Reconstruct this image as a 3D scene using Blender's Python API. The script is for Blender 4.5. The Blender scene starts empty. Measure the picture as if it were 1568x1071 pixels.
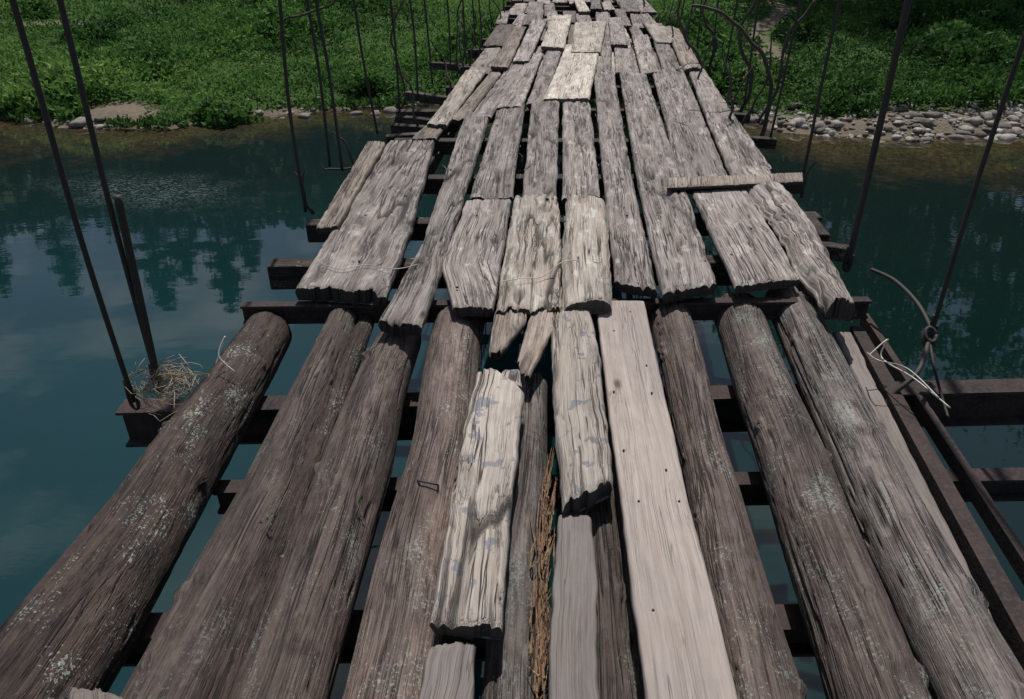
import bpy, math, random
import numpy as np
from mathutils import Vector, noise
random.seed(7); rng=np.random.default_rng(7)
N=noise.noise
scene=bpy.context.scene
scene.view_settings.view_transform='Standard'
scene.view_settings.look='None'
scene.view_settings.exposure=0

# ------------------------------------------------------------ camera
CAMH=1.5; TH=math.radians(30.2); F=1141.0
cam_d=bpy.data.cameras.new('camera'); cam=bpy.data.objects.new('camera',cam_d)
scene.collection.objects.link(cam); scene.camera=cam
cam.location=(0,0,CAMH); cam.rotation_euler=(math.radians(90)-TH,0,0)
cam_d.sensor_width=36; cam_d.lens=F/1568*36; cam_d.clip_end=2000; cam_d.clip_start=0.05

def S(u,v,z=0.0):
    """image pixel (u,v) -> world point on the horizontal level z"""
    a=u-784; b=535.5-v
    d=Vector((a, F*math.cos(TH)+b*math.sin(TH), -F*math.sin(TH)+b*math.cos(TH)))
    return Vector((0,0,CAMH))+d*((z-CAMH)/d.z)
def SY(u,v,y):
    a=u-784; b=535.5-v
    d=Vector((a, F*math.cos(TH)+b*math.sin(TH), -F*math.sin(TH)+b*math.cos(TH)))
    return Vector((0,0,CAMH))+d*(y/d.y)

# ------------------------------------------------------------ node helpers
def newmat(name):
    m=bpy.data.materials.new(name); m.use_nodes=True
    nt=m.node_tree; nt.nodes.clear()
    out=nt.nodes.new('ShaderNodeOutputMaterial'); b=nt.nodes.new('ShaderNodeBsdfPrincipled')
    nt.links.new(b.outputs[0],out.inputs[0]); return m,nt,b
class G:
    def __init__(s,nt): s.nt=nt
    def n(s,t,**k):
        x=s.nt.nodes.new(t)
        for a,b in k.items(): setattr(x,a,b)
        return x
    def link(s,a,b): s.nt.links.new(a,b)
    def put(s,sock,v):
        if isinstance(v,bpy.types.NodeSocket): s.link(v,sock)
        else: sock.default_value=v
    def attr(s,name,out='Fac'):
        x=s.n('ShaderNodeAttribute'); x.attribute_name=name; return x.outputs[out]
    def map(s,vec,scale,loc=(0,0,0)):
        x=s.n('ShaderNodeMapping'); s.link(vec,x.inputs[0]); x.inputs['Scale'].default_value=scale; x.inputs['Location'].default_value=loc; return x.outputs[0]
    def noise(s,vec,scale,detail=4,rough=0.6,dist=0):
        x=s.n('ShaderNodeTexNoise'); s.link(vec,x.inputs['Vector']); x.inputs['Scale'].default_value=scale
        x.inputs['Detail'].default_value=detail; x.inputs['Roughness'].default_value=rough; x.inputs['Distortion'].default_value=dist
        return x.outputs['Fac']
    def vor(s,vec,scale,out='Distance'):
        x=s.n('ShaderNodeTexVoronoi'); s.link(vec,x.inputs['Vector']); x.inputs['Scale'].default_value=scale; return x.outputs[out]
    def m(s,op,a,b=0.0,c=0.0):
        x=s.n('ShaderNodeMath',operation=op); s.put(x.inputs[0],a); s.put(x.inputs[1],b); s.put(x.inputs[2],c); return x.outputs[0]
    def rng(s,v,a,b,c=0.0,d=1.0):
        x=s.n('ShaderNodeMapRange'); s.link(v,x.inputs[0]); 
        for i,q in zip((1,2,3,4),(a,b,c,d)): x.inputs[i].default_value=q
        return x.outputs[0]
    def mix(s,f,a,b,mode='MIX'):
        x=s.n('ShaderNodeMix',data_type='RGBA',blend_type=mode); s.put(x.inputs['Factor'],f)
        s.put(x.inputs[6],a if isinstance(a,bpy.types.NodeSocket) else (*a,1)); s.put(x.inputs[7],b if isinstance(b,bpy.types.NodeSocket) else (*b,1)); return x.outputs[2]
    def bump(s,h,strength,dist,bsdf,normal=None):
        x=s.n('ShaderNodeBump'); s.link(h,x.inputs['Height']); x.inputs['Strength'].default_value=strength; x.inputs['Distance'].default_value=dist
        if normal: s.link(normal,x.inputs['Normal'])
        s.link(x.outputs[0],bsdf.inputs['Normal']); return x.outputs[0]

def wood_mat(name,dark,light,stain,contrast=1.0,lichen=0.0,lichcol=(0.3,0.32,0.36),specks=0.0,knots=True,wear=0.0,rough=0.75,bumpd=0.004,stainamt=0.5,checks=1.0,mottle=0.0):
    m,nt,b=newmat(name); g=G(nt)
    gc=g.attr('gc','Vector')
    wob=g.noise(g.map(gc,(1.6,7,7)),1.0,1)
    cx=g.n('ShaderNodeCombineXYZ'); g.put(cx.inputs[1],g.m('MULTIPLY',g.m('SUBTRACT',wob,0.5),0.03))
    ad=g.n('ShaderNodeVectorMath',operation='ADD'); g.link(gc,ad.inputs[0]); g.link(cx.outputs[0],ad.inputs[1]); v=ad.outputs[0]
    fib=g.noise(g.map(v,(5,210,210)),1.0,2,0.75)
    strk=g.noise(g.map(v,(2.2,48,48)),1.0,3,0.7)
    blot=g.noise(g.map(v,(6,13,13)),1.0,4,0.7)
    f=g.m('ADD',g.m('MULTIPLY',fib,0.36),g.m('ADD',g.m('MULTIPLY',strk,0.34),g.m('MULTIPLY',blot,0.30)))
    f=g.rng(f,0.5-0.14/contrast,0.5+0.13/contrast)
    col=g.mix(f,dark,light)
    col=g.mix(g.m('MULTIPLY',g.rng(blot,0.5,0.68),stainamt),col,stain)
    col=g.mix(g.m('MULTIPLY',g.rng(blot,0.46,0.34),wear),col,tuple(min(0.72,c*1.5) for c in light))
    def chkl(sc,loc,w,lo,hi,ms):
        n=g.noise(g.map(v,sc,loc),1.0,2,0.6)
        msk=g.rng(g.noise(g.map(gc,ms,loc),1.0,1),lo,hi)
        ab=g.m('ABSOLUTE',g.m('SUBTRACT',n,0.5))
        x=g.n('ShaderNodeMapRange'); g.link(ab,x.inputs[0]); x.inputs[1].default_value=w*0.35; x.inputs[2].default_value=w; x.inputs[3].default_value=1; x.inputs[4].default_value=0
        return g.m('MULTIPLY',x.outputs[0],msk)
    c1=chkl((0.9,38,38),(3,5,9),0.024*contrast*checks,0.46,0.58,(1.5,8,8))
    c2=chkl((2.4,110,110),(8,2,4),0.03*contrast*checks,0.48,0.64,(2.5,12,12))
    chk=g.m('MAXIMUM',c1,g.m('MULTIPLY',c2,0.65))
    if checks<=0.6: chk=g.m('MULTIPLY',chk,0.5)
    if mottle>0:
        mo=g.noise(g.map(gc,(18,42,42),(4,4,1)),1.0,3,0.75)
        col=g.mix(g.m('MULTIPLY',g.rng(mo,0.52,0.64),mottle),col,tuple(c*0.6 for c in dark))
        col=g.mix(g.m('MULTIPLY',g.rng(mo,0.42,0.32),mottle*0.5),col,tuple(min(.5,c*1.25) for c in light))
    col=g.mix(g.m('MULTIPLY',chk,0.9),col,(0.014,0.010,0.008))
    if knots:
        kv=g.vor(g.map(gc,(2.6,7,7),(4.3,1.7,2)),1.0)
        km=g.rng(g.m('ADD',kv,g.m('MULTIPLY',g.m('SUBTRACT',blot,0.5),0.15)),0.04,0.13,1,0)
        col=g.mix(g.m('MULTIPLY',km,0.85),col,(0.03,0.02,0.016))
    if lichen>0:
        lv=g.noise(g.map(gc,(13,13,13),(2,2,2)),1.0,5,0.6)
        lm=g.rng(lv,0.63-0.1*lichen,0.66-0.1*lichen)
        col=g.mix(g.m('MULTIPLY',lm,0.75),col,lichcol)
    if specks>0:
        sv=g.noise(g.map(gc,(110,110,110)),1.0,2,0.8); sr=g.noise(g.map(gc,(5,8,8),(9,1,4)),1.0,4,0.65)
        sm=g.rng(g.m('ADD',sv,g.m('MULTIPLY',sr,0.9)),1.13-0.05*specks,1.19-0.05*specks)
        col=g.mix(g.m('MULTIPLY',sm,0.7),col,(0.29,0.32,0.29))
    cr=g.attr('crack'); col=g.mix(g.m('MULTIPLY',cr,0.95),col,(0.012,0.009,0.007))
    tn=g.attr('tone'); cc=g.n('ShaderNodeCombineColor')
    for i in range(3): g.link(tn,cc.inputs[i])
    col=g.mix(1.0,col,cc.outputs[0],'MULTIPLY')
    g.link(col,b.inputs['Base Color']); b.inputs['Roughness'].default_value=rough
    b.inputs['Specular IOR Level'].default_value=0.3
    h=g.m('SUBTRACT',g.m('ADD',fib,g.m('MULTIPLY',strk,0.8)),g.m('MULTIPLY',chk,1.3))
    if mottle>0: h=g.m('SUBTRACT',h,g.m('MULTIPLY',mo,1.0))
    g.bump(h,1.0,bumpd,b)
    return m

M_deck=wood_mat('weathered_plank',(0.066,0.052,0.045),(0.40,0.355,0.33),(0.125,0.09,0.067),1.2,wear=0.6,stainamt=0.5,bumpd=0.003)
M_deckdark=wood_mat('weathered_plank_brown',(0.042,0.032,0.026),(0.25,0.208,0.178),(0.09,0.058,0.037),1.15,wear=0.35,bumpd=0.003)
M_pale=wood_mat('bleached_plank',(0.17,0.14,0.115),(0.54,0.48,0.425),(0.30,0.215,0.145),1.0,wear=0.5,knots=False,stainamt=0.65,bumpd=0.003)
M_lich=wood_mat('peeled_plank',(0.20,0.165,0.14),(0.52,0.465,0.415),(0.30,0.225,0.165),1.0,lichen=0.62,lichcol=(0.15,0.16,0.185),knots=False,stainamt=0.55,bumpd=0.003)
M_sawn=wood_mat('sawn_board',(0.19,0.155,0.138),(0.38,0.33,0.30),(0.20,0.155,0.125),0.9,knots=True,bumpd=0.0015,rough=0.7,stainamt=0.5,checks=0.5)
M_sawngrey=wood_mat('sawn_board_grey',(0.085,0.072,0.065),(0.21,0.187,0.175),(0.115,0.083,0.06),0.9,knots=True,bumpd=0.0015,checks=0.5)
M_log=wood_mat('log_weathered',(0.038,0.026,0.021),(0.225,0.170,0.150),(0.085,0.049,0.034),1.15,specks=0.5,wear=0.4,bumpd=0.004,mottle=0.4)
M_logdark=wood_mat('log_bark',(0.018,0.012,0.010),(0.082,0.057,0.047),(0.046,0.026,0.018),1.05,specks=0.75,bumpd=0.007,mottle=0.6)
M_loglich=wood_mat('log_lichen',(0.034,0.024,0.020),(0.19,0.148,0.131),(0.08,0.048,0.034),1.1,specks=1.25,wear=0.3,bumpd=0.005,mottle=0.45)
M_loggrey=wood_mat('log_grey',(0.046,0.036,0.032),(0.28,0.24,0.222),(0.12,0.078,0.058),1.15,specks=1.1,wear=0.5,bumpd=0.004,mottle=0.4)
M_fresh=wood_mat('splintered_wood',(0.09,0.05,0.028),(0.34,0.215,0.125),(0.16,0.09,0.05),1.0,knots=False)

def steel_mat():
    m,nt,b=newmat('rusty_steel'); g=G(nt); tc=g.n('ShaderNodeTexCoord').outputs['Object']
    n1=g.noise(tc,6,4,0.7); n2=g.noise(tc,60,3)
    col=g.mix(g.rng(n1,0.35,0.65),(0.022,0.018,0.018),(0.050,0.034,0.029))
    col=g.mix(g.m('MULTIPLY',g.rng(n2,0.45,0.7),0.5),col,(0.07,0.058,0.058))
    g.link(col,b.inputs['Base Color']); b.inputs['Roughness'].default_value=0.85; b.inputs['Specular IOR Level'].default_value=0.2
    g.bump(n2,0.4,0.003,b); return m
M_steel=steel_mat()
def plain(name,c,r=0.8,metal=0,sc=30,var=0.5):
    m,nt,b=newmat(name); g=G(nt); tc=g.n('ShaderNodeTexCoord').outputs['Object']
    n=g.noise(tc,sc,4); col=g.mix(n,tuple(x*(1-var) for x in c),tuple(x*(1+var) for x in c))
    g.link(col,b.inputs['Base Color']); b.inputs['Roughness'].default_value=r; b.inputs['Metallic'].default_value=metal
    g.bump(n,0.5,0.003,b); return m
M_cable=plain('rusted_cable',(0.022,0.016,0.014),0.7)
M_branch=plain('branch_bark',(0.045,0.034,0.028),0.85)
M_wire=plain('pale_wire',(0.36,0.34,0.30),0.5,0.3)
M_straw=plain('straw',(0.27,0.21,0.14),0.8)
M_nail=plain('nail_iron',(0.03,0.022,0.02),0.6)

# ------------------------------------------------------------ mesh helpers
def mkobj(name,verts,faces,mat,parent=None,smooth=True,attrs=None,flat_from=None):
    me=bpy.data.meshes.new(name); me.from_pydata([tuple(v) for v in verts],[],faces); me.update()
    if smooth:
        fl=np.ones(len(faces),dtype=bool)
        if flat_from is not None: fl[flat_from:]=False
        me.polygons.foreach_set('use_smooth',fl)
    if attrs:
        for k,(typ,arr) in attrs.items():
            a=me.attributes.new(k,typ,'POINT')
            a.data.foreach_set('vector' if typ=='FLOAT_VECTOR' else 'value',np.asarray(arr,dtype=np.float32).ravel())
    me.materials.append(mat); ob=bpy.data.objects.new(name,me); scene.collection.objects.link(ob)
    if parent: ob.parent=parent
    return ob
def empty(name):
    e=bpy.data.objects.new(name,None); scene.collection.objects.link(e); return e

bridge=empty('suspension_bridge')
cnt={}
def pname(k):
    cnt[k]=cnt.get(k,0)+1; return f'{k}_{cnt[k]}'

def lerp_path(pts,cum,s):
    if s<=cum[0]: i=0
    elif s>=cum[-1]: i=len(cum)-2
    else:
        i=0
        while s>cum[i+1]: i+=1
    f=(s-cum[i])/(cum[i+1]-cum[i]); return pts[i].lerp(pts[i+1],f) if 0<=f<=1 else pts[i]+(pts[i+1]-pts[i])*f

def plank(name,secs,z=0.05,th=0.05,mat=M_deck,tone=1.0,crack=1.0,jag=0.02,ext=0,rnd=0.010,zfar=None,crown=0.0,world=False,wob=0.008,res=1.0):
    """secs near->far : (uL,vL,uR,vR)"""
    seed=random.uniform(0,90); zf=z if zfar is None else zfar
    L=[];R=[]
    n=len(secs)
    for i,s in enumerate(secs):
        zz=z+(zf-z)*i/max(1,n-1)
        if world: L.append(Vector((s[0],s[1],zz)));R.append(Vector((s[2],s[3],zz)))
        else: L.append(S(s[0],s[1],zz));R.append(S(s[2],s[3],zz))
    if ext:
        d=(L[1]-L[0]).normalized(); L.insert(0,L[0]-d*ext); d=(R[1]-R[0]).normalized(); R.insert(0,R[0]-d*ext)
    C=[(a+b)/2 for a,b in zip(L,R)]; cum=[0]
    for i in range(1,len(C)): cum.append(cum[-1]+(C[i]-C[i-1]).length)
    Ln=cum[-1]; W=max((a-b).length for a,b in zip(L,R))
    far=C[-1].y>6.5
    ds=(0.045 if far else 0.016)*res; dt=0.015 if far else 0.005
    nS=max(8,int(Ln/ds)); nT=max(6,int(W/dt)); 
    V=[];GC=[];CR=[];TN=[];Fc=[]
    loop=nT+1+4
    # broken end outline: stepped, low frequency
    def jf(x,sd):
        a=N(Vector((x*9,sd,0)))*1.3; b_=N(Vector((x*30,sd,3)))
        return jag*(a+(0.55 if b_>0.12 else (-0.3 if b_<-0.2 else 0.0))+0.15*N(Vector((x*90,sd,6))))
    jn=[jf(j*W/nT,seed) for j in range(nT+1)]
    jn2=[jf(j*W/nT,seed+9) for j in range(nT+1)]
    for i in range(nS+1):
        s=Ln*i/nS
        l=lerp_path(L,cum,s); r=lerp_path(R,cum,s); w=(r-l).length; ax=(r-l)/w
        dr=(lerp_path(C,cum,min(Ln,s+0.05))-lerp_path(C,cum,max(0,s-0.05))).normalized()
        l=l+ax*wob*(N(Vector((s*3,seed,1)))+0.6*N(Vector((s*14,seed,1)))); r=r+ax*wob*(N(Vector((s*3,seed,7)))+0.6*N(Vector((s*14,seed,7))))
        k0=max(0,1-s/0.12); k1=max(0,1-(Ln-s)/0.12)
        base=N(Vector((s*1.1,seed,4)))*0.007
        endw=0.008*(max(0,1-s/0.02)**2+max(0,1-(Ln-s)/0.02)**2)
        for j in range(nT+1):
            t=j/nT; tw=t*w; p=l+(r-l)*t
            p=p+dr*(jn[j]*k0 + jn2[j]*k1)
            e=min(tw,w-tw); c=0
            if crack>0.05:
                nn=N(Vector((s*0.9+seed,tw*15+0.3*N(Vector((s*3,tw*8,seed))),seed)))
                msk=N(Vector((s*1.3,tw*4,seed+20)))
                endsplit=0.3*max(0,1-min(s,Ln-s)/0.35)
                c=max(0,1-abs(nn)/0.06)*min(1,max(0,(msk+0.1+endsplit)*6))*min(1.2,crack)
                n2=N(Vector((s*2.2+seed,tw*42,seed+5)))
                c=max(c,max(0,1-abs(n2)/0.07)*min(1,max(0,(N(Vector((s*2,tw*7,seed+40)))-0.08+endsplit*.5)*6))*0.55*crack)
                hol=max(0,N(Vector((s*3.5,tw*13,seed+60)))-0.40)*3*crack
            else: hol=0
            c=min(c,1)
            h=base-endw+crown*(1-(2*t-1)**2)+N(Vector((s*5,tw*9,seed)))*0.004*crack+N(Vector((s*5,tw*90,seed)))*0.0012*crack-0.018*c-0.022*min(1,hol)
            if e<rnd: h-=rnd*(1-math.sqrt(max(0,1-((rnd-e)/rnd)**2)))
            p=p+Vector((0,0,h)); V.append(p)
            GC.append((s+seed*3,tw+seed,h+seed)); CR.append(min(1,c*0.95+hol*0.5)); TN.append(tone*(1+0.25*N(Vector((s*0.9,tw*5,seed+2)))))
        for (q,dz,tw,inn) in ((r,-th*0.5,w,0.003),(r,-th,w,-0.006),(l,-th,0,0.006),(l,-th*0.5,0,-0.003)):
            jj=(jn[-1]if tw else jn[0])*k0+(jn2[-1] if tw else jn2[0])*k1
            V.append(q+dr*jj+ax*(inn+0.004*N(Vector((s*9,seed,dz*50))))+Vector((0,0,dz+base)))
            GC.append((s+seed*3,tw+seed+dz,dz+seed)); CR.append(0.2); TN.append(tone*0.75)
    for i in range(nS):
        for j in range(loop):
            a=i*loop+j; b=i*loop+(j+1)%loop
            Fc.append((a,a+loop,b+loop,b))
    ff=len(Fc)
    for i,rev in ((0,False),(nS,True)):
        st=len(V); 
        for j in range(loop):
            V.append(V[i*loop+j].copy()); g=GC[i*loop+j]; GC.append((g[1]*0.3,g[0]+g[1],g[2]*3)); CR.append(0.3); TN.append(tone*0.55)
        top=[st+j for j in range(nT+1)]; rb=st+nT+2; lb=st+nT+3; rm=st+nT+1; lm=st+nT+4
        bot=[]
        for j in range(nT+1):
            t=j/nT; jv=jn[j]-jn[0]*(1-t)-jn[-1]*t if i==0 else 0
            d0=(C[1]-C[0]).normalized()
            p=V[lb].lerp(V[rb],t)+d0*jv*0.8+Vector((0,0,0.006*N(Vector((t*9,seed,0)))))
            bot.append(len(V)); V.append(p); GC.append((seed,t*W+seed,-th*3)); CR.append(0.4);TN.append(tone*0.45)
        for j in range(nT):
            f=(top[j],top[j+1],bot[j+1],bot[j]); Fc.append(f if not rev else f[::-1])
        f=(top[-1],rm,rb,bot[-1]); Fc.append(f); Fc.append((lm,top[0],bot[0],lb))
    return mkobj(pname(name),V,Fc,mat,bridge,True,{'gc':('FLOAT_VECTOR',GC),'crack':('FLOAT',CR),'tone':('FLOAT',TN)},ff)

def log(name,secs,zt=0.0,mat=M_log,tone=1.0,ext=1.2,k=0.95,knots=5,groove=1.0,bark=0.0):
    """secs near->far : (v,uL,uR)"""
    seed=random.uniform(0,90); C=[];Rr=[]
    for v,a,b in secs:
        r=0.08
        for _ in range(4):
            p=S((a+b)/2,v,zt-r); r=k*(S(b,v,zt-r)-S(a,v,zt-r)).length/2
        C.append(S((a+b)/2,v,zt-r)); Rr.append(r)
    if ext:
        d=(C[1]-C[0]).normalized(); C.insert(0,C[0]-d*ext); Rr.insert(0,Rr[0]*1.02)
    cum=[0]
    for i in range(1,len(C)): cum.append(cum[-1]+(C[i]-C[i-1]).length)
    Ln=cum[-1]; nS=int(Ln/0.014); nA=104
    kn=[(random.uniform(0.25,1)*Ln,random.uniform(0.3,2.8),random.uniform(0.010,0.022)) for _ in range(knots+4)]
    V=[];GC=[];CR=[];TN=[];Fc=[]
    for i in range(nS+1):
        s=Ln*i/nS; c=lerp_path(C,cum,s)
        r=float(np.interp(s,cum,Rr)); dr=(lerp_path(C,cum,min(Ln,s+.05))-lerp_path(C,cum,max(0,s-.05))).normalized()
        sd=dr.cross(Vector((0,0,1))).normalized(); up=sd.cross(dr)
        c=c+sd*0.014*N(Vector((s*1.6,seed,0)))+up*0.008*N(Vector((s*1.6,seed,5)))
        e=max(0,1-(Ln-s)/0.035); rr=r*(1-0.18*e*e)
        kns=[q for q in kn if abs(s-q[0])<0.08]
        for j in range(nA):
            a=2*math.pi*j/nA; ca,sa=math.cos(a),math.sin(a)
            q=Vector((s*1.5,ca*1.2,sa*1.2+seed)); d=0.05*N(q)
            q2=Vector((s*0.7+seed,ca*3.6,sa*3.6)); n2=N(q2); g=max(0,1-abs(n2)/0.032)*min(1,max(0,(N(Vector((s*0.9,ca*1.5,sa*1.5+seed+9)))+0.05)*5))*groove
            n3=N(Vector((s*1.6+seed,ca*13,sa*13))); g3=0.55*max(0,1-abs(n3)/0.06)*min(1,max(0,(N(Vector((s*2.1,ca*2.5,sa*2.5+seed+19)))-0.08)*5)); g=max(g,g3)
            d+=0.014*N(Vector((s*7,ca*4,sa*4+seed)))+0.007*N(Vector((s*24,ca*12,sa*12+seed)))
            if bark>0:
                d+=bark*0.035*abs(N(Vector((s*14,ca*7,sa*7+seed+3))))
            kk=0
            for ks,ka,kr in kns:
                dd=math.hypot(s-ks,(a-ka)*r)
                if dd<kr*2.5:
                    x=dd/kr; d+=0.12*math.exp(-(x-0.9)**2*3)-0.03*math.exp(-x*x*4); kk=max(kk,math.exp(-x*x*5))
            g=min(g,1)
            rad=rr*(1+d)-0.012*g
            jg=0.018*N(Vector((a*1.5,seed,0)))*max(0,1-(Ln-s)/0.1)
            V.append(c+sd*ca*rad+up*sa*rad+dr*jg)
            GC.append((s+seed*3,ca*r+seed,sa*r)); CR.append(min(1,g*0.95+kk*0.7)); TN.append(tone*(1+0.45*N(Vector((s*1.3,ca*1.8,sa*1.8+seed)))))
    for i in range(nS):
        for j in range(nA):
            a=i*nA+j; b=i*nA+(j+1)%nA; Fc.append((a,b,b+nA,a+nA))
    ff=len(Fc)
    Fc.append(tuple(range(nA))[::-1]); Fc.append(tuple(nS*nA+j for j in range(nA)))
    return mkobj(pname(name),V,Fc,mat,bridge,True,{'gc':('FLOAT_VECTOR',GC),'crack':('FLOAT',CR),'tone':('FLOAT',TN)},ff)

def tube_data(pts,r,seg=8):
    V=[];Fc=[]; n=len(pts); prev=None
    for i,p in enumerate(pts):
        d=(pts[min(n-1,i+1)]-pts[max(0,i-1)]).normalized()
        ref=prev if prev is not None else (Vector((1,0,0)) if abs(d.x)<0.8 else Vector((0,1,0)))
        a=(ref-d*ref.dot(d)).normalized(); b=d.cross(a); prev=a
        rr=r[i] if isinstance(r,(list,tuple)) else r
        for j in range(seg):
            t=2*math.pi*j/seg; V.append(p+a*math.cos(t)*rr+b*math.sin(t)*rr)
    for i in range(n-1):
        for j in range(seg):
            x=i*seg+j;y=i*seg+(j+1)%seg; Fc.append((x,y,y+seg,x+seg))
    Fc.append(tuple(range(seg))[::-1]);Fc.append(tuple((n-1)*seg+j for j in range(seg)))
    return V,Fc
def smooth_pts(P,n=8):
    out=[]
    for i in range(len(P)-1):
        p0=P[max(0,i-1)];p1=P[i];p2=P[i+1];p3=P[min(len(P)-1,i+2)]
        for k in range(n):
            t=k/n; out.append(0.5*((2*p1)+(p2-p0)*t+(2*p0-5*p1+4*p2-p3)*t*t+(3*p1-p0-3*p2+p3)*t**3))
    out.append(P[-1]); return out
def tube(name,P,r,mat,parent=bridge,sm=True,seg=8,jit=0):
    pts=smooth_pts(P) if sm else P
    if jit: pts=[p+Vector((N(p*6),N(p*6+Vector((9,0,0))),N(p*6+Vector((0,9,0)))))*jit for p in pts]
    if isinstance(r,tuple): r=[r[0]+(r[1]-r[0])*i/(len(pts)-1) for i in range(len(pts))]
    V,Fc=tube_data(pts,r,seg); return mkobj(pname(name) if parent else name,V,Fc,mat,parent,True)

def beam(name,A,B,w,h,mat,shape='box',flange=0.012,parent=bridge):
    d=(B-A).normalized(); sd=d.cross(Vector((0,0,1))).normalized(); up=sd.cross(d)
    if shape=='box': prof=[(-w/2,0),(w/2,0),(w/2,-h),(-w/2,-h)]
    elif shape=='I':
        f=flange;k=f/2; prof=[(-w/2,0),(w/2,0),(w/2,-f),(k,-f),(k,-h+f),(w/2,-h+f),(w/2,-h),(-w/2,-h),(-w/2,-h+f),(-k,-h+f),(-k,-f),(-w/2,-f)]
    elif shape=='L':
        f=flange; prof=[(-w/2,0),(w/2,0),(w/2,-f),(-w/2+f,-f),(-w/2+f,-h),(-w/2,-h)]
    elif shape=='LR':
        f=flange; prof=[(-w/2,0),(w/2,0),(w/2,-h),(w/2-f,-h),(w/2-f,-f),(-w/2,-f)]
    n=len(prof);V=[];Fc=[]; ns=max(2,int((B-A).length/0.12))
    seed=random.random()*50
    for i in range(ns+1):
        p=A.lerp(B,i/ns)
        j=0.007*N(Vector((i*0.4,seed,0))) if shape=='box' else 0
        for x,y in prof: V.append(p+sd*(x+j)+up*(y+j))
    for i in range(ns):
        for j in range(n):
            a=i*n+j;b=i*n+(j+1)%n; Fc.append((a,a+n,b+n,b))
    Fc.append(tuple(range(n)));Fc.append(tuple(ns*n+j for j in range(n))[::-1])
    m=len(V)
    ob=mkobj(pname(name),V,Fc,mat,parent,False,{'gc':('FLOAT_VECTOR',[(v.x,v.y*0.7+1,v.z) for v in V]),'crack':('FLOAT',[0]*m),'tone':('FLOAT',[0.8]*m)})
    if shape=='box':
        bv=ob.modifiers.new('bev','BEVEL'); bv.width=0.01; bv.segments=2
    return ob

# ------------------------------------------------------------ foreground logs
log('log',[(1000,5,190),(870,112,255),(700,232,350),(505,378,452)],-0.02,M_logdark,1.05,bark=1)
log('log',[(1071,190,335),(780,352,452),(487,503,548)],0.0,M_log,0.48,groove=1.3)
log('log',[(1071,305,392),(780,428,478),(490,547,574)],-0.045,M_logdark,0.85,bark=.6)
log('log',[(1071,352,506),(700,492,604),(515,580,648)],0.0,M_log,0.55,knots=8,groove=1.4)
log('log',[(1071,524,668),(700,620,720),(488,666,746)],0.01,M_log,0.9,groove=0.7)
log('log',[(1071,732,832),(585,797,841)],-0.04,M_loggrey,0.55)
log('log',[(1071,864,998),(700,860,943),(480,852,906)],-0.04,M_log,0.45)
log('log',[(1071,1097,1232),(700,1042,1117),(478,992,1056)],0.0,M_log,0.75,knots=7)
log('log',[(1071,1266,1420),(780,1182,1296),(475,1089,1164)],0.0,M_loglich,0.68,bark=.5)
log('log',[(1071,1434,1580),(780,1304,1412),(452,1168,1238)],0.0,M_loggrey,0.75,knots=8)

plank('board',[(657,953,768,957),(690,760,785,760),(722,600,802,600),(730,568,757,563)],0.065,0.05,M_lich,0.92,1.2,0.015,rnd=0.010)
plank('board',[(762,590,800,588),(768,566,797,563)],0.06,0.045,M_lich,0.85,0.5,0.01,rnd=0.01)
plank('board',[(862,772,940,742),(846,570,920,560),(845,480,905,470)],0.075,0.06,M_lich,0.85,1.2,0.02,rnd=0.02,crown=0.012)
plank('board',[(842,1071,918,1071),(850,880,915,880),(857,788,904,788)],0.03,0.04,M_sawngrey,1.0,0.1,0.005,ext=1.0,rnd=0.004)
plank('board',[(640,1071,725,1071),(660,985,725,980)],0.03,0.04,M_sawngrey,0.95,0.2,0.005,ext=1.0,rnd=0.005)
plank('board',[(992,1071,1132,1071),(950,760,1053,760),(912,458,986,459)],0.045,0.035,M_sawn,0.98,0.0,0.003,ext=1.2,rnd=0.004,wob=0.003)
plank('board',[(100,1085,190,1085),(105,1048,185,1062)],0.03,0.04,M_sawn,0.5,0.3,0.01,ext=.8)
plank('board',[(1555,1071,1585,1071),(1275,505,1303,505)],-0.12,0.05,M_sawn,0.55,0.3,0.01,ext=1)

# ------------------------------------------------------------ deck planks, first bay
Z=0.085
D=plank
D('deck_plank',[(453,436,592,446),(520,335,632,340),(597,214,664,214)],Z,0.07,M_deck,0.8,1.4,0.03)
D('deck_plank',[(483,348,518,342),(562,216,590,216)],Z+0.03,0.06,M_deckdark,1.25)
D('deck_plank',[(580,490,648,496),(645,372,694,352),(714,168,748,178)],Z,0.06,M_deck,0.7,1.4,0.025,rnd=0.02)
D('deck_plank',[(694,468,757,469),(676,405,766,402),(714,306,783,304)],Z-0.01,0.05,M_deck,0.95,0.7,0.01)
D('deck_plank',[(718,303,784,301),(764,158,804,155)],Z-0.01,0.05,M_deck,0.7,1.4,0.025)
D('deck_plank',[(760,474,856,468),(770,400,860,395),(789,300,854,298)],Z,0.055,M_pale,0.74,1.8,0.045)
D('deck_plank',[(750,538,768,535),(754,500,802,492),(760,468,812,463)],Z-0.03,0.04,M_deckdark,1.4,1.0,0.02,zfar=Z-0.02)
D('deck_plank',[(790,556,814,568),(808,490,858,485),(826,440,864,435)],Z-0.025,0.04,M_deckdark,1.6,1.5,0.03)
D('deck_plank',[(800,300,852,302),(814,155,856,152)],Z+0.005,0.05,M_deck,0.76,1.4,0.025)
D('deck_plank',[(863,470,936,462),(862,380,934,376),(868,300,928,306)],Z+0.02,0.05,M_pale,0.88,0.6,0.012,crown=0.02,rnd=0.03)
D('deck_plank',[(861,303,920,296),(862,152,903,156)],Z-0.005,0.05,M_deck,0.9,1.0)
D('deck_plank',[(942,426,1008,442),(924,270,968,270),(909,105,940,108)],Z,0.055,M_deck,0.78,1.4,0.03)
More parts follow.
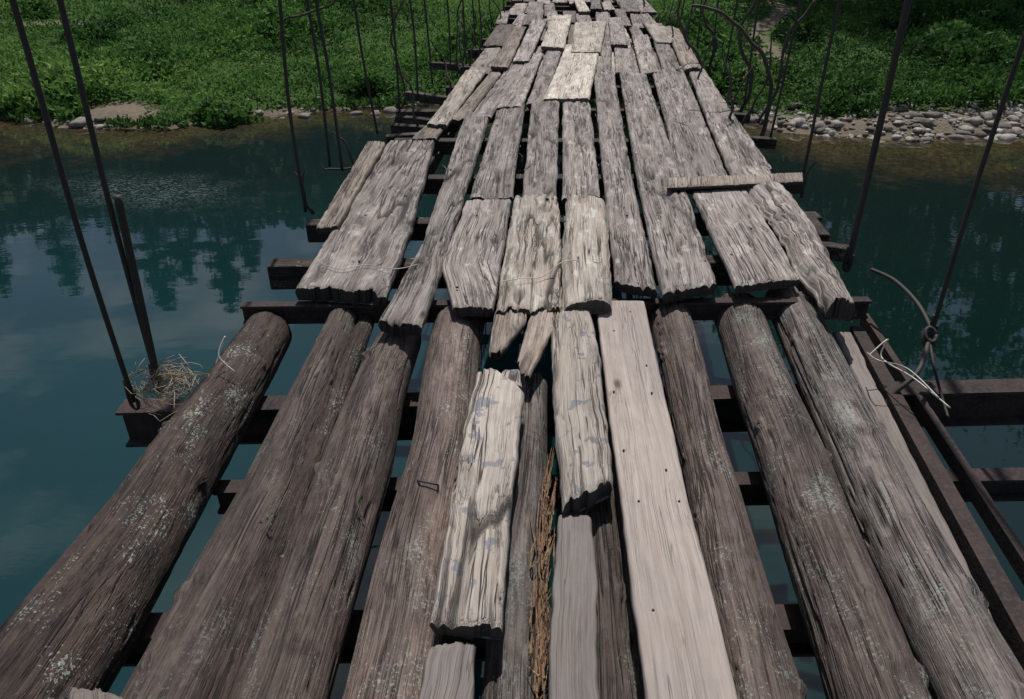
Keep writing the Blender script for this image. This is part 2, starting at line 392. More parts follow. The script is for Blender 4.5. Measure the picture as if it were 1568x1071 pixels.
D('deck_plank',[(1015,446,1098,432),(976,270,1050,285),(949,108,989,112)],Z+0.008,0.06,M_deck,0.86,1.3,0.02)
D('deck_plank',[(1127,436,1226,424),(1060,292,1140,285)],Z,0.045,M_deck,0.98,0.5,0.01)
D('deck_plank',[(1046,286,1118,275),(999,108,1044,100)],Z+0.002,0.05,M_deck,0.82,1.0,0.02)
D('deck_plank',[(1260,464,1318,466),(1178,330,1236,326),(1125,262,1178,258)],Z+0.01,0.07,M_deck,1.05,1.4,0.02,crown=0.035,rnd=0.04,wob=0.025)
D('deck_plank',[(1126,278,1184,256),(1087,190,1128,180),(1052,100,1078,104)],Z-0.01,0.06,M_deck,0.88,1.3,0.02)
D('deck_plank',[(1022,287,1230,277),(1022,272,1229,264)],Z+0.04,0.025,M_deckdark,1.4,0.3,0.003,rnd=0.006,wob=0.002)
D('deck_plank',[(655,188,684,189),(714,105,745,106)],Z,0.05,M_pale,0.8,0.8)
D('deck_plank',[(628,212,668,210),(700,150,712,150)],Z-0.04,0.05,M_deckdark,1.1,0.8)
D('deck_plank',[(690,182,716,180),(758,100,776,100)],Z-0.02,0.05,M_deckdark,1.3,0.8)
D('deck_plank',[(719,178,752,178),(782,96,804,96)],Z,0.05,M_deck,0.85,1)
D('deck_plank',[(758,164,800,160),(814,80,832,80)],Z+0.01,0.05,M_deck,1.0,1)
D('deck_plank',[(806,158,834,154),(838,76,860,78)],Z,0.05,M_deck,0.8,0.8)
D('deck_plank',[(832,150,902,149),(858,92,915,92),(866,68,918,66)],Z+0.03,0.05,M_pale,1.2,0.4,0.02)
D('deck_plank',[(910,108,936,108),(917,40,938,40)],Z,0.05,M_deck,0.8)
D('deck_plank',[(943,110,974,112),(940,56,964,56)],Z,0.05,M_deck,0.9)
D('deck_plank',[(982,112,1010,108),(968,54,992,52)],Z+.015,0.05,M_deck,1.1)
D('deck_plank',[(1016,108,1042,102),(998,52,1016,48)],Z,0.05,M_deck,0.75)
D('deck_plank',[(1048,106,1076,104),(1018,40,1040,44)],Z+0.02,0.06,M_deckdark,1.5,crown=0.02)
def cx(y): return 0.08+0.073*y
y=8.7
rowi=0
while y<24:
    Lr=random.uniform(1.5,2.0)
    x=cx(y)-1.22
    while x<cx(y)+1.12:
        w=random.choice([0.17,0.22,0.26,0.3,0.2]); a=random.uniform(-0.3,0.3); b=random.uniform(-0.1,0.4); sk=0.073*Lr+random.uniform(-0.09,0.09)
        zz=Z-0.02+random.choice([0,-0.02,0.02,0.045]) if rowi else Z-0.05
        mt=random.choice([M_deck,M_deck,M_deck,M_pale,M_deckdark])
        if random.random()>0.07 or rowi==0:
            D('deck_plank',[(x,y+a,x+w,y+a+random.uniform(-.03,.03)),(x+sk,y+Lr+b,x+sk+w*random.uniform(.8,1),y+Lr+b)],zz,0.06,mt,random.uniform(0.55,1.15)*(0.95 if mt is M_pale else 1),1.2,0.04,world=True,res=1.5,zfar=zz+random.uniform(-.02,.02))
        x+=w+random.uniform(0.025,0.06)
    y+=Lr; rowi+=1
D('deck_plank',[(828,70,864,72),(846,22,876,22)],Z+0.05,0.05,M_pale,1.1,0.4)
D('deck_plank',[(874,78,920,79),(880,34,929,31)],Z+0.05,0.05,M_pale,0.95,0.5)
D('deck_plank',[(785,93,810,92),(815,30,838,29)],Z+0.04,0.05,M_deck,1.1,0.5)
D('deck_plank',[(936,66,962,68),(932,26,952,26)],Z+0.05,0.05,M_deck,0.9,0.9)
D('deck_plank',[(752,100,778,102),(788,40,806,40)],Z+0.04,0.05,M_deckdark,1.2,0.9)

# ------------------------------------------------------------ understructure
zb=0.0
beam('crossbeam',S(370,466,zb),S(1332,458,zb),0.05,0.09,M_steel,'I')
beam('crossbeam',S(412,402,zb),S(1240,395,zb),0.11,0.13,M_logdark,'box')
beam('crossbeam',S(470,340,zb-.03),S(1255,328,zb-.03),0.11,0.11,M_logdark,'box')
yy=4.9; 
while yy<24:
    l=random.uniform(0.02,0.4); r=random.uniform(0.05,0.3); f=1 if yy<9 else .5
    A=Vector((cx(yy)-1.22-l*f,yy+random.uniform(-.05,.05),zb)); B=Vector((cx(yy)+1.22+r*f,yy+random.uniform(-.05,.05),zb))
    beam('crossbeam',A,B,0.10,0.11,M_logdark if random.random()<.8 else M_steel,'box')
    yy+=random.uniform(0.8,1.3)
zl=-0.2
def I(u1,v1,u2,v2,z=zl,w=0.10,h=0.17): beam('steel_beam',S(u1,v1,z),S(u2,v2,z),w,h,M_steel,'I')
I(184,622,1900,582)
I(330,745,1800,722,-0.25,0.07,0.1)
I(60,960,1900,935,-0.25,0.09,0.12)
beam('side_rail',S(-160,1170,-0.16),S(245,688,-0.16),0.055,0.09,M_steel,'LR',0.008)
beam('side_rail',S(245,683,-0.15),S(430,485,-0.15),0.055,0.09,M_steel,'LR',0.008)
beam('side_rail',S(1700,1190,-0.12),S(1312,500,-0.12),0.055,0.07,M_steel,'L',0.008)
beam('side_rail',S(1760,1140,-0.20),S(1325,480,-0.20),0.03,0.06,M_steel,'L',0.008)
for dx in (-1.12,0,1.12):
    beam('stringer',Vector((cx(3)+dx,3.15,-0.09)),Vector((cx(24)+dx,24,-0.09)),0.09,0.12,M_logdark,'box')

# ------------------------------------------------------------ hangers and main cables
tops={-1:[],1:[]}
def hanger(ub,vb,zbase,ut,vt,r=0.011,side=-1,bend=0.01):
    A=S(ub,vb,zbase); B=SY(ut,vt,A.y)
    d=(B-A); Hh=3.3+0.006*(A.y-12)**2
    T=A+d*((Hh-A.z)/d.z)
    P=[A]+[A.lerp(T,k/6)+Vector((bend*random.uniform(-1,1),bend*random.uniform(-1,1),0)) for k in range(1,6)]+[T]
    tube('hanger',P,r,M_cable); tops[side].append(T)
    if A.y<4: tube('hanger_foot',[A+Vector((-.012,0,.10)),A+Vector((-.014,0,-.01)),A+Vector((0.01,0,-.03)),A+Vector((.014,0,.05))],r*0.7,M_cable)
    return A,T
hanger(205,615,-0.14,18,0,0.010)
A,T=hanger(243,590,-0.1,93,0,0.010)
P0=S(243,592,-0.1); P1=SY(180,300,P0.y); tube('hanger_rod',[P0,P0.lerp(P1,.5),P1],0.0145,M_cable)
for a in [(468,325,0,428,0),(524,262,0,488,0),(578,205,0,541,0),(612,172,0,598,0),(640,150,0,628,0),(662,128,0,648,0),(690,108,0,684,0),(712,88,0,707,0),(728,70,0,722,0),(738,55,0,735,0),(505,255,0,470,0)]:
    hanger(a[0],a[1],a[2],a[3],a[4],0.010,-1,0.02)
hanger(1425,515,-0.02,1590,0,0.009,1)
hanger(1298,405,-0.02,1392,0,0.016,1)
for a in [(1228,280,1288,0),(1180,210,1222,0),(1140,160,1162,0),(1108,120,1130,0),(1090,95,1100,0),(1068,75,1077,0),(1052,58,1060,0),(1040,42,1047,0)]:
    hanger(a[0],a[1],0,a[2],a[3],0.010,1,0.02)
for s in (-1,1):
    t=sorted(tops[s],key=lambda p:p.y)
    P=[Vector((s*1.9+0.1,-4,4.9)),]+[p for i,p in enumerate(t) if i%3==0]+[Vector((cx(25)+s*1.4,25.5,4.8))]
    tube('main_cable',P,0.025,M_cable)
def loop(c,r,rr,mat,n=14,tilt=0.4):
    P=[c+Vector((math.cos(2*math.pi*i/n)*r,math.sin(2*math.pi*i/n)*r*tilt,math.sin(2*math.pi*i/n)*r)) for i in range(n+1)]
    tube('wire_loop',P,rr,mat,sm=False,seg=6)
K=S(1423,520,0.0)
for k in range(5): loop(K+Vector((0,0,-0.014+0.009*k)),0.018+0.004*(k%3),0.008,M_cable,tilt=0.6+.1*k)
tube('stirrup',[K,S(1405,570,-0.05),S(1362,610,-0.14),S(1360,640,-0.2)],0.010,M_cable)
tube('stirrup',[K,S(1430,560,-0.05),S(1440,600,-0.15),S(1452,640,-0.2)],0.006,M_cable)
tube('hook_rod',[S(1335,413,0.03),S(1370,430,0.05),S(1405,465,0.06),S(1428,508,0.02)],0.009,M_cable)
tube('tie_wire',[S(1330,545,0.0),S(1360,520,0.05),S(1350,548,-0.02),S(1400,580,0.0),S(1455,625,-0.02)],0.003,M_wire)
tube('tie_wire',[S(1328,540,0.0),S(1345,552,0.03),S(1390,565,0.01),S(1438,610,0.0)],0.0025,M_wire)
tube('tie_wire',[S(487,402,Z+.012),S(520,412,Z+.014),S(560,406,Z+.012),S(606,412,Z+.02),S(640,405,Z+.01)],0.002,M_wire)
tube('tie_wire',[S(765,432,Z+.02),S(800,426,Z+.02),S(830,424,Z+.02),S(866,400,Z+.03),S(920,402,Z+.04)],0.002,M_wire)
tube('tie_wire',[S(330,560,0.02),S(345,515,0.1),S(335,545,0.05),S(360,570,0.0)],0.0025,M_wire)
tube('staple',[S(640,735,0.0),S(643,737,0.022),S(668,742,0.022),S(671,744,0.0)],0.003,M_cable)
c0=S(245,588,-0.06); V=[];Fc=[]
for k in range(80):
    a=random.uniform(0,6.28); R=random.uniform(0.02,0.10); c=c0+Vector((random.gauss(0.02,0.035),random.gauss(0,0.03),random.gauss(0,0.02)))
    ti=random.uniform(0,1.5); P=[]
    for i in range(9):
        b=a+i*random.uniform(0.15,0.45); q=R*(1+.25*math.sin(i+a)); P.append(c+Vector((math.cos(b)*q,math.sin(b)*q*math.cos(ti),math.sin(b)*q*math.sin(ti)*0.7)))
    v,f=tube_data(P,0.0013,4); o=len(V); V+=v; Fc+=[tuple(i+o for i in q) for q in f]
mkobj('frayed_twine',V,Fc,M_straw,bridge)
def splinters(name,gen,n,mat,tn=1.0):
    V=[];Fc=[]
    for k in range(n):
        P,r=gen(); v,f=tube_data(P,[r*.6,r,r*.2],4); o=len(V); V+=v; Fc+=[tuple(i+o for i in q) for q in f]
    mkobj(name,V,Fc,mat,bridge,False,{'gc':('FLOAT_VECTOR',[(v.y,v.x,v.z) for v in V]),'crack':('FLOAT',[0]*len(V)),'tone':('FLOAT',[tn]*len(V))})
def g1():
    v0=random.uniform(760,1100); u0=838+random.gauss(0,8)-(v0-760)*0.05; ln=random.uniform(20,110)
    return [S(u0,v0,-0.04+random.uniform(-.02,.02)),S(u0+ln*.01+random.gauss(1,4),v0-ln*.5,-.02+random.uniform(-.02,.02)),S(u0+ln*.04+random.gauss(1,6),v0-ln,-.02+random.uniform(-.03,.03))],random.uniform(.0015,.0035)
splinters('wood_splinters',g1,110,M_fresh)
def g2():
    yv=random.uniform(2.9,7.5); xv=cx(yv)+random.uniform(-1.1,1.1); ln=random.uniform(.04,.16); a=random.gauss(0,.25); zz=Z+0.008
    return [Vector((xv,yv,zz)),Vector((xv+a*ln*.5,yv+ln*.5,zz+.004)),Vector((xv+a*ln,yv+ln,zz))],random.uniform(.0015,.004)
splinters('loose_slivers',g2,90,M_deckdark,1.3)
V=[];Fc=[]
def nail(p,r=0.005,h=0.004):
    o=len(V)
    for z,rr in ((-0.004,r),(h*0.7,r),(h,r*0.6)):
        for j in range(8): V.append(p+Vector((math.cos(j*.785)*rr,math.sin(j*.785)*rr,z)))
    for i in range(2):
        for j in range(8): Fc.append((o+i*8+j,o+i*8+(j+1)%8,o+i*8+8+(j+1)%8,o+i*8+8+j))
    Fc.append(tuple(o+16+j for j in range(8)))
for u,v in [(925,480),(965,478),(940,600),(998,602),(955,690),(1020,720),(978,768),(1040,768),(1000,935),(940,507),(990,560)]: nail(S(u,v,0.046),0.0035)
for u,v in [(560,330),(600,325),(620,300),(690,260),(735,250),(825,180),(880,185),(1005,330),(960,330),(1150,350),(1180,340),(1120,390),(1080,400),(955,180),(1020,200),(1030,140),(550,400),(700,440),(730,330),(905,430),(1070,180)]: nail(S(u,v,Z+0.004),0.006)
mkobj('nails',V,Fc,M_nail,bridge)

def branch(P,r0=0.02,r1=0.008): tube('side_branch',P,(r0,r1),M_branch,jit=0.03)
def BR(l,y):
    return [SY(u,v,y) for u,v in l]
branch(BR([(1165,215),(1180,150),(1170,90),(1110,25),(1060,10)],6.8),0.022,0.012)
branch(BR([(1125,200),(1150,120),(1130,60),(1150,10),(1185,-40)],7.8),0.022,0.012)
branch(BR([(1085,110),(1095,60),(1075,20),(1100,-30)],10),0.022,0.012)
branch(BR([(1160,190),(1190,130),(1205,60),(1250,0)],7.2),0.016,0.012)
branch(BR([(1100,160),(1070,90),(1040,30),(1050,-20)],8.6),0.02,0.012)
branch(BR([(1225,300),(1235,270),(1250,245)],5.2),0.014,0.006)
branch(BR([(478,330),(465,290),(450,268)],4.6),0.012,0.005)
branch(BR([(480,330),(462,285),(465,262)],4.6),0.010,0.004)
branch(BR([(545,270),(530,225),(510,200)],5.7),0.012,0.005)
branch(BR([(600,200),(620,140),(600,60),(620,0)],7.8),0.012,0.01)
branch(BR([(535,255),(500,262),(495,258)],5.7),0.010,0.005)
branch(BR([(700,120),(715,60),(700,20),(720,-20)],10.5),0.014,0.01)
branch(BR([(428,60),(440,32),(500,8),(520,-20)],5),0.007,0.007)
for k in range(40):
    s=random.choice([-1,1]); yb=random.uniform(6,20); x0=cx(yb)+s*1.28
    P=[Vector((x0,yb,-0.15))]
    for i in range(3): P.append(P[-1]+Vector((s*random.uniform(-.08,.12),random.uniform(-.15,.15),random.uniform(.1,.33))))
    branch(P,0.014,0.005)
for (u1,v1,u2,v2) in [(590,208,690,200),(600,190,680,196),(618,178,700,188),(622,140,700,150),(658,95,740,100),(1070,205,1190,212),(1080,170,1150,175),(1235,325,1262,360),(1250,372,1300,378)]:
    beam('pole_end',S(u1,v1,-0.03),S(u2,v2,-0.03),0.08,0.08,M_logdark,'box')

# ------------------------------------------------------------ terrain
WL=-2.2
sh=[S(u,v,WL) for u,v in [(-250,170),(0,176),(90,196),(150,192),(215,200),(290,192),(400,178),(520,168),(640,160),(900,168),(1100,172),(1180,198),(1300,212),(1420,214),(1568,206),(1800,196)]]
shx=np.array([p.x for p in sh]); shy=np.array([p.y for p in sh])
def ys(x): return np.interp(x,shx,shy)+0.12*np.sin(x*3.1)+0.07*np.sin(x*7.7+1)
def fb(x,y,sc=1.0,seed=0):
    v=0
    for k in range(1,6):
        a=sc*1.9**k*0.35; ph=seed*3.1+k*1.7
        v=v+np.sin(a*(x*math.cos(k*1.3+seed)+y*math.sin(k*1.3+seed))+ph+1.3*np.sin(a*.6*(y-x)+ph*2))/1.5**k
    return v/1.8
def H(x,y):
    d=y-ys(x)
    up=0.16*np.clip(d/0.5,0,1)+0.06*np.clip(d,0,300)
    dn=-0.22*np.clip(-d,0,6)
    h=WL+np.where(d>0,up,dn)
    h=h+np.clip(d/2,0,1)*(0.16*fb(x,y,1.0,1)+0.06*fb(x,y,3.0,2))
    hill=np.clip(y-44-3*fb(x,y*0,0.06,4),0,None)
    h=h+24*(1-np.exp(-hill*0.9/24))*(1+0.25*fb(x,y,0.05,6))*np.clip(1-(np.abs(x)-150)/600,0.5,1)
    return h
xs=np.unique(np.concatenate([np.linspace(-500,-40,30),np.linspace(-40,45,260),np.linspace(45,500,30)]))
ysv=np.unique(np.concatenate([np.linspace(8,14,10),np.linspace(14,35,150),np.linspace(35,90,60),np.linspace(90,600,25)]))
X,Y=np.meshgrid(xs,ysv); Zt=H(X,Y)
def grid(name,X,Y,Zv,mat,attrs=None):
    ny,nx=X.shape; V=np.stack([X.ravel(),Y.ravel(),Zv.ravel()],1)
    idx=np.arange(nx*ny).reshape(ny,nx); Fc=np.stack([idx[:-1,:-1].ravel(),idx[:-1,1:].ravel(),idx[1:,1:].ravel(),idx[1:,:-1].ravel()],1)
    return mkobj(name,V.tolist(),Fc.tolist(),mat,None,True,attrs)
m,nt,b=newmat('bank_soil'); g=G(nt); pos=g.n('ShaderNodeNewGeometry').outputs['Position']
n2=g.noise(pos,9,4,0.7); n3=g.noise(pos,2.5,3)
gr=g.mix(n2,(0.015,0.036,0.008),(0.06,0.115,0.026)); so=g.mix(n2,(0.07,0.055,0.038),(0.21,0.175,0.135))
sd=g.attr('sand'); col=g.mix(g.rng(g.m('ADD',sd,g.m('MULTIPLY',g.m('SUBTRACT',n3,0.5),0.9)),0.4,0.65),gr,so)
g.link(col,b.inputs['Base Color']); b.inputs['Roughness'].default_value=0.95; b.inputs['Specular IOR Level'].default_value=0.1; g.bump(n2,0.8,0.05,b); M_ground=m
def sandmask(x,y):
    d=y-ys(x)
    s=np.clip(1-d/0.35,0,1)
    s=np.maximum(s,np.clip((x-4.5)/1.0,0,1)*np.clip(1.3-d/1.3,0,1)*(1+0.3*fb(x,y,2,31)))
    s=np.maximum(s,np.exp(-((x+8.1)/0.9)**2-((d-0.7)/0.7)**2)*1.2)
    s=np.maximum(s,np.exp(-((x+14.5)/2.0)**2-((y-26)/0.5)**2)*0.9)
    s=np.maximum(s,np.exp(-((x-6.2-0.35*(y-20)-.4*np.sin(y))/0.6)**2)*(y>18)*0.8)
    s=np.maximum(s,np.exp(-((x-13)/3)**2-((y-19.3-.1*(x-13))/0.35)**2)*0.8)
    s=np.maximum(s,0.7*np.clip((fb(x,y,0.9,41)-0.65)*4,0,1))
    return s
grid('ground',X,Y,Zt,M_ground,{'sand':('FLOAT',sandmask(X,Y).ravel())})

xw=np.unique(np.concatenate([np.linspace(-500,-30,12),np.linspace(-30,40,160),np.linspace(40,500,12)]))
yw=np.unique(np.concatenate([np.linspace(-200,0,10),np.linspace(0,25,120),np.array([30,40])]))
Xw,Yw=np.meshgrid(xw,yw); dw=Yw-ys(Xw)
shal=np.clip(1+dw/np.where(Xw>3,5.0,4.0),0,1)
alg=np.exp(-((Xw+5.6)/2.2)**2-((Yw-11.3-(Xw+5.6)*-0.25)/1.1)**2)
m,nt,b=newmat('river_water'); g=G(nt); pos=g.n('ShaderNodeNewGeometry').outputs['Position']
nA=g.noise(pos,0.35,3); nB=g.noise(pos,1.6,4,0.7); nC=g.noise(pos,11,4,0.6); nD=g.noise(g.map(pos,(1,2,1)),22,2,0.6)
col=g.mix(g.rng(nA,0.3,0.7),(0.0035,0.020,0.022),(0.005,0.028,0.030))
sx=g.n('ShaderNodeSeparateXYZ'); g.link(pos,sx.inputs[0])
col=g.mix(g.rng(sx.outputs[0],-1,3),col,(0.003,0.012,0.010))
col=g.mix(g.rng(sx.outputs[1],6.5,12.5,0,0.85),col,(0.007,0.013,0.012))  # dark hill reflection painted into the body colour towards the far bank
bed=g.mix(g.rng(nC,0.3,0.7),(0.014,0.012,0.006),(0.085,0.060,0.030))
col=g.mix(g.rng(g.m('ADD',g.attr('shallow'),g.m('MULTIPLY',g.m('SUBTRACT',nB,0.5),1.1)),0.35,1.0,0,0.92),col,bed)
am=g.m('MULTIPLY',g.rng(g.m('ADD',g.attr('algae'),g.m('MULTIPLY',g.m('SUBTRACT',nB,0.5),1.2)),0.4,0.9),g.rng(nD,0.5,0.6))
col=g.mix(g.m('MULTIPLY',am,0.6),col,(0.09,0.115,0.105))
g.link(col,b.inputs['Base Color']); b.inputs['IOR'].default_value=1.45
g.link(g.m('ADD',g.m('MULTIPLY',am,0.3),0.02),b.inputs['Roughness'])
wv=g.noise(g.map(pos,(0.7,1.6,1)),1.3,2,0.5); wv2=g.noise(g.map(pos,(1,2.0,1)),8,2,0.5)
calm=g.rng(g.noise(pos,0.22,2),0.42,0.62,0.03,0.14)
g.bump(g.m('ADD',g.m('MULTIPLY',wv,0.5),g.m('MULTIPLY',wv2,calm)),0.085,0.05,b)
grid('river_water',Xw,Yw,np.full(Xw.shape,WL),m,{'shallow':('FLOAT',shal.ravel()),'algae':('FLOAT',alg.ravel())})

# ------------------------------------------------------------ vegetation (leaf masses)
def leaf_mat(name,c1,c2,c3,trans=True):
    m,nt,b=newmat(name); g=G(nt); a=g.attr('lc')
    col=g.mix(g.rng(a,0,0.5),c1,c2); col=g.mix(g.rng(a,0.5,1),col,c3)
    g.link(col,b.inputs['Base Color']); b.inputs['Roughness'].default_value=0.7; b.inputs['Specular IOR Level'].default_value=0.12
    if not trans: return m
    tr=g.n('ShaderNodeBsdfTranslucent'); g.link(col,tr.inputs[0]); mx=g.n('ShaderNodeMixShader'); mx.inputs[0].default_value=0.35
    out=[n for n in nt.nodes if n.type=='OUTPUT_MATERIAL'][0]
    g.link(b.outputs[0],mx.inputs[1]); g.link(tr.outputs[0],mx.inputs[2]); g.link(mx.outputs[0],out.inputs[0]); return m
M_grass=leaf_mat('grass_leaf',(0.012,0.036,0.009),(0.062,0.15,0.030),(0.17,0.28,0.07))
M_tree=leaf_mat('tree_leaf',(0.010,0.024,0.010),(0.025,0.052,0.018),(0.05,0.08,0.028),False)
def leaves(name,P,size,lc,mat,upb=0.5,asp=2.2,parent=None):
    n=len(P); d=rng.normal(size=(n,3)); d[:,2]=np.abs(d[:,2])*upb+0.15; d/=np.linalg.norm(d,axis=1)[:,None]
    r=rng.normal(size=(n,3)); s=np.cross(d,r); s/=np.linalg.norm(s,axis=1)[:,None]
    L=(size*rng.uniform(.6,1.4,n))[:,None]; W=L/asp
    a=P; b_=P+d*L*0.45+s*W*0.5; c=P+d*L; e=P+d*L*0.45-s*W*0.5
    V=np.stack([a,b_,c,e],1).reshape(-1,3).astype(np.float32)
    me=bpy.data.meshes.new(name); me.vertices.add(4*n); me.vertices.foreach_set('co',V.ravel())
    me.loops.add(4*n); me.loops.foreach_set('vertex_index',np.arange(4*n,dtype=np.int32))
    me.polygons.add(n); me.polygons.foreach_set('loop_start',np.arange(0,4*n,4,dtype=np.int32)); me.polygons.foreach_set('loop_total',np.full(n,4,dtype=np.int32))
    me.update(calc_edges=True)
    at=me.attributes.new('lc','FLOAT','POINT'); at.data.foreach_set('value',np.repeat(lc,4).astype(np.float32))
    me.materials.append(mat); ob=bpy.data.objects.new(name,me); scene.collection.objects.link(ob)
    if parent: ob.parent=parent
    return ob
n=360000
yy=14.5+21*rng.random(n)**1.35; xx=rng.uniform(-0.78,0.85,n)*(yy+3)
d=yy-ys(xx); sm=sandmask(xx,yy)+0.35*fb(xx,yy,2.5,3)
mound=np.clip(fb(xx,yy,0.9,8)*1.5+0.25,0.1,1.6); tuft=np.clip(fb(xx,yy,4.5,9)*1.4+.1,0,1.2)
keep=(d>0.05)&(sm<0.5)&(rng.random(n)<0.4+0.6*np.clip(mound+tuft,0,1))
xx,yy,d,mound,tuft=[a[keep] for a in (xx,yy,d,mound,tuft)]
hh=(0.05+0.45*mound*np.clip(d/1.0,0.25,1)+0.26*tuft); fz=rng.random(len(xx))**0.6
P=np.stack([xx,yy,H(xx,yy)+hh*fz],1)
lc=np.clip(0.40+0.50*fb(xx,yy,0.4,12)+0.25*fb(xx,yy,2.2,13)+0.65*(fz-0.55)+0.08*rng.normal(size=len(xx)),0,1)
lc=np.where(xx>6,lc*0.6,lc)  # right bank: shade of the trees painted into the leaf colour
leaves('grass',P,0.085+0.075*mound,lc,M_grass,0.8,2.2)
k=3500; xx=rng.uniform(-12,3,k); yy=ys(xx)-0.25*rng.random(k)**2; P=np.stack([xx,yy,np.full(k,WL)+0.02+0.1*rng.random(k)],1)
kp=fb(xx,yy,2,5)>0.0; leaves('weeds',P[kp],np.full(kp.sum(),0.14),rng.random(kp.sum())*0.5,M_grass,1.2,3)
for (u,v,r,t) in [(150,70,1.0,.2),(330,150,.8,.3),(60,40,1.1,.4),(420,60,.9,.2),(1290,150,.8,.15),(1480,90,1.0,.1),(1380,60,1.1,.05),(520,30,.9,.3),(250,110,.6,.5),(20,140,.7,.35),(560,120,.7,.25),(1220,70,.8,.1),(1540,40,1.2,.05)]:  # last value is leaf tone; right-hand shrubs have tree shade put into it
    p=S(u,v,WL+0.5); k=1500; q=rng.normal(size=(k,3)); q/=np.linalg.norm(q,axis=1)[:,None]; q*=(rng.random(k)**0.35)[:,None]; q*=(0.75+0.35*np.sin(q[:,0]*5+u)*np.cos(q[:,1]*4+v))[:,None]
    px=p.x+q[:,0]*r; py=p.y+q[:,1]*r*.8; pz=H(np.full(k,p.x),np.full(k,p.y))+np.abs(q[:,2])*r*.55
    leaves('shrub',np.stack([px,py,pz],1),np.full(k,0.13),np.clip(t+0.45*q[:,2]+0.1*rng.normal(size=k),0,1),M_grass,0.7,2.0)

def stones(name,pts,mat):
    import bmesh
    bm=bmesh.new(); bmesh.ops.create_icosphere(bm,subdivisions=2,radius=1); bv=[v.co.copy() for v in bm.verts]; bf=[tuple(v.index for v in f.verts) for f in bm.faces]; bm.free()
    V=[];Fc=[];T=[]
    for (x,y,z,r) in pts:
        sx,sy,sz=r*random.uniform(.8,1.4),r*random.uniform(.7,1.1),r*random.uniform(.4,.65); sd=random.uniform(0,99); o=len(V); a=random.uniform(0,6.3); tn=random.random()**1.6
        for c in bv:
            k=1+0.5*N(c*1.1+Vector((sd,0,0)))+0.15*N(c*3+Vector((sd,5,0)))
            q=Vector((c.x*sx*k,c.y*sy*k,c.z*sz*k)); V.append((x+q.x*math.cos(a)-q.y*math.sin(a),y+q.x*math.sin(a)+q.y*math.cos(a),z+q.z)); T.append(tn)
        Fc+=[tuple(i+o for i in f) for f in bf]
    return mkobj(name,V,Fc,mat,None,True,{'tn':('FLOAT',T)})
m,nt,b=newmat('river_stone'); g=G(nt); pos=g.n('ShaderNodeNewGeometry').outputs['Position']; nn=g.noise(pos,25,4)
col=g.mix(g.attr('tn'),(0.07,0.057,0.045),(0.42,0.38,0.335)); col=g.mix(g.rng(nn,0.4,0.7,0,0.6),col,(0.08,0.065,0.05)); g.link(col,b.inputs['Base Color']); b.inputs['Roughness'].default_value=0.9; M_stone=m
pts=[]
for k in range(1500):
    x=random.uniform(4.2,17); dd=random.gauss(0.35,0.6); y_=float(ys(x))+dd; r=min(0.2,0.02+random.expovariate(1/0.032)); zz=float(H(np.array(x),np.array(y_))); 
    if zz<WL-0.08-r*.3: continue
    pts.append((x,y_,zz+r*0.1,r))
for k in range(220):
    x=random.uniform(-13,4.2); y_=float(ys(x))+random.gauss(0.1,0.2); r=min(0.15,0.02+random.expovariate(1/0.03)); pts.append((x,y_,max(WL-0.03,float(H(np.array(x),np.array(y_))))+r*0.1,r))
for (u,v,r) in [(122,186,0.2),(40,170,0.12),(150,190,0.1),(465,172,0.13),(545,168,0.12),(575,168,0.1),(598,165,0.14),(605,155,0.1),(1102,148,0.16),(1215,170,0.2),(1330,186,0.2),(1160,160,0.1),(210,20,0.12),(1425,188,0.16),(1540,130,0.18),(1300,188,0.13)]:
    p=S(u,v,WL+0.1); pts.append((p.x,p.y,max(WL,float(H(np.array(p.x),np.array(p.y))))+r*.15,r))
stones('river_stones',pts,M_stone)

def tree(name,loc,h,kind,seed):
    random.seed(seed); e=empty(name); e.location=loc
    V=[];Fc=[]; tp=[Vector((0.15*math.sin(i*1.1+seed),0.15*math.cos(i*.9+seed),h*0.92*i/7)) for i in range(8)]
    v,f=tube_data(tp,[h*0.022*(1-i/8.5) for i in range(8)],8); V+=v;Fc+=f
    cl=[]
    nb=26 if kind=='pine' else 18
    for k in range(nb):
        t=0.2+0.78*k/nb if kind=='pine' else random.uniform(0.3,0.9)
        z=h*0.92*t; a=k*2.4+random.random(); ln=(h*0.24*(1.08-t) if kind=='pine' else h*0.26*(1-abs(t-0.6)))*random.uniform(.8,1.2)
        b0=Vector((0,0,z)); b1=b0+Vector((math.cos(a)*ln*.5,math.sin(a)*ln*.5,ln*(.05 if kind=='pine' else .35))); b2=b0+Vector((math.cos(a)*ln,math.sin(a)*ln,ln*(-.1 if kind=='pine' else .6)))
        v,f=tube_data([b0,b1,b2],[h*0.006,h*0.004,h*0.001],5); o=len(V); V+=v; Fc+=[tuple(i+o for i in q) for q in f]
        for q in (0.4,0.7,1.0): cl.append((b0.lerp(b2,q),h*(0.035 if kind=='pine' else 0.07)*random.uniform(.7,1.3)))
    cl.append((Vector((0,0,h*0.94)),h*0.03))
    mkobj('trunk',V,Fc,M_branch,e)
    PP=[];LC=[]
    for c,r in cl:
        k=100; q=rng.normal(size=(k,3))*[r*.6,r*.6,r*(.25 if kind=='pine' else .5)]; PP.append(q+np.array(c)); LC.append(np.clip(rng.random(k)*.6+random.uniform(0,.4),0,1))
    PP=np.concatenate(PP); LC=np.concatenate(LC); leaves('crown',PP,np.full(len(PP),h*0.024),LC,M_tree,0.5,2.0,e)
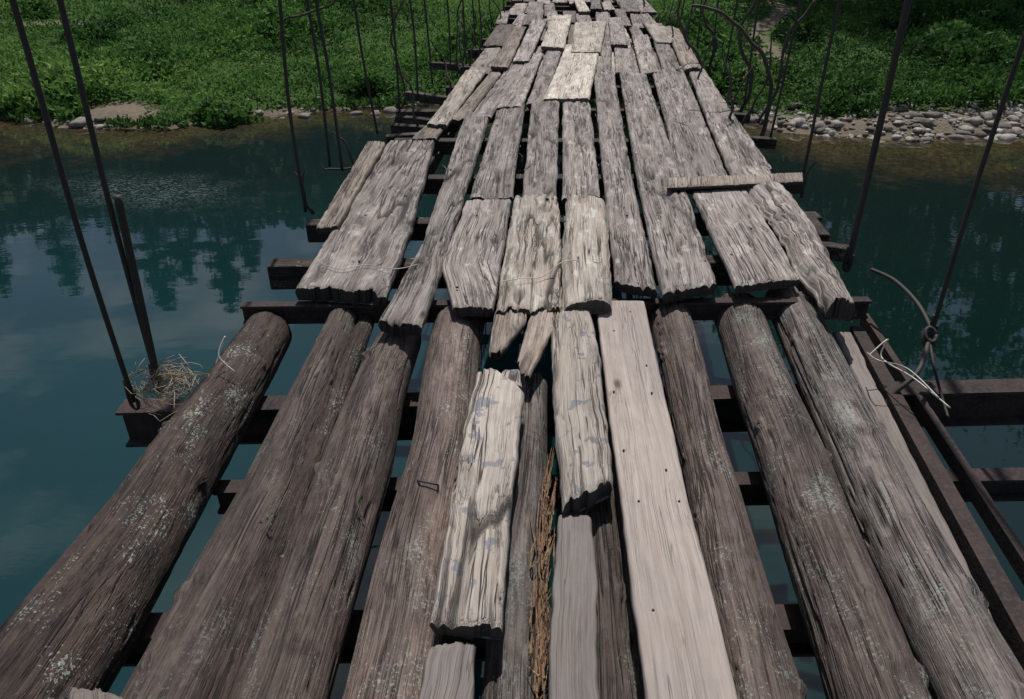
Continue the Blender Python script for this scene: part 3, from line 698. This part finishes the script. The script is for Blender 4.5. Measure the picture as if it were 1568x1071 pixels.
for (x,y_,h,kd) in [(10,30.5,12,'b'),(14,30.5,14,'b'),(18.5,30,16,'b'),(22.5,31,15,'pine'),(27,30,17,'b'),(32,32,16,'b'),(9,40,12,'b'),(37,36,18,'pine'),(20,37,15,'b'),(31,38,15,'b'),(5,38,9,'b'),
    (-29,56,14,'pine'),(-27,57,11,'pine'),(-23.5,56,14,'pine'),(-22,58,10,'pine'),(-37,57,12,'pine'),(-12,60,9,'b'),(-45,60,12,'pine'),(0,60,10,'b'),(6,58,12,'pine')]:
    tree('pine_tree' if kd=='pine' else 'broadleaf_tree',(x,y_,float(H(np.array(float(x)),np.array(float(y_))))-0.1),h,kd,int(x*7+y_))
random.seed(3)
k=40000; xx=rng.uniform(-110,120,k); yy=rng.uniform(46,85,k); ch=np.clip(fb(xx,yy,0.5,21)+0.3,0,1)*3.0
P=np.stack([xx,yy,H(xx,yy)+ch*rng.random(k)],1); leaves('hillside_forest',P,np.full(k,1.1),np.clip(rng.random(k)*.5+.2*fb(xx,yy,.3,22),0,1),M_tree,0.6,1.8)
for (u,v,z) in [(412,793,-0.01),(553,772,0.0)]:
    p=S(u,v,z); q=np.array(p)+rng.normal(size=(8,3))*[0.006,0.01,0.003]; leaves('weed_sprout',q,np.full(8,0.015),rng.random(8)*.4+.2,M_grass,1.0,1.8)
pts=[]
for k in range(7):
    for j in range(9):
        for i in range(2): pts.append((cx(24)-1.5+j*0.38+0.15*(k%2),24.0+i*0.3,-1.9+k*0.27,0.26))
stones('stone_abutment',pts,M_stone)

# ------------------------------------------------------------ light and sky
EL=math.radians(63); AZ=math.radians(2)
w=bpy.data.worlds.new('World'); scene.world=w; w.use_nodes=True; nt=w.node_tree; g=G(nt)
bg=[n for n in nt.nodes if n.type=='BACKGROUND'][0]
sky=g.n('ShaderNodeTexSky'); sky.sky_type='NISHITA'; sky.sun_disc=False; sky.sun_elevation=EL; sky.sun_rotation=AZ; sky.dust_density=1.2
tc=g.n('ShaderNodeTexCoord').outputs['Generated']
cn=g.noise(g.map(tc,(1.6,1.6,4)),1.5,5,0.55,0.3); cm=g.rng(cn,0.52,0.62,0,0.8)
col=g.mix(cm,sky.outputs[0],(9.5,9.8,10.2)); g.link(col,bg.inputs[0]); bg.inputs[1].default_value=0.075
sl=bpy.data.lights.new('sun','SUN'); sl.energy=4.7; sl.angle=math.radians(0.6); sl.color=(1,0.965,0.91)
so=bpy.data.objects.new('sun',sl); scene.collection.objects.link(so)
dv=Vector((math.sin(AZ)*math.cos(EL),math.cos(AZ)*math.cos(EL),math.sin(EL)))
so.rotation_euler=(-dv).to_track_quat('-Z','Y').to_euler(); so.location=(0,0,30)
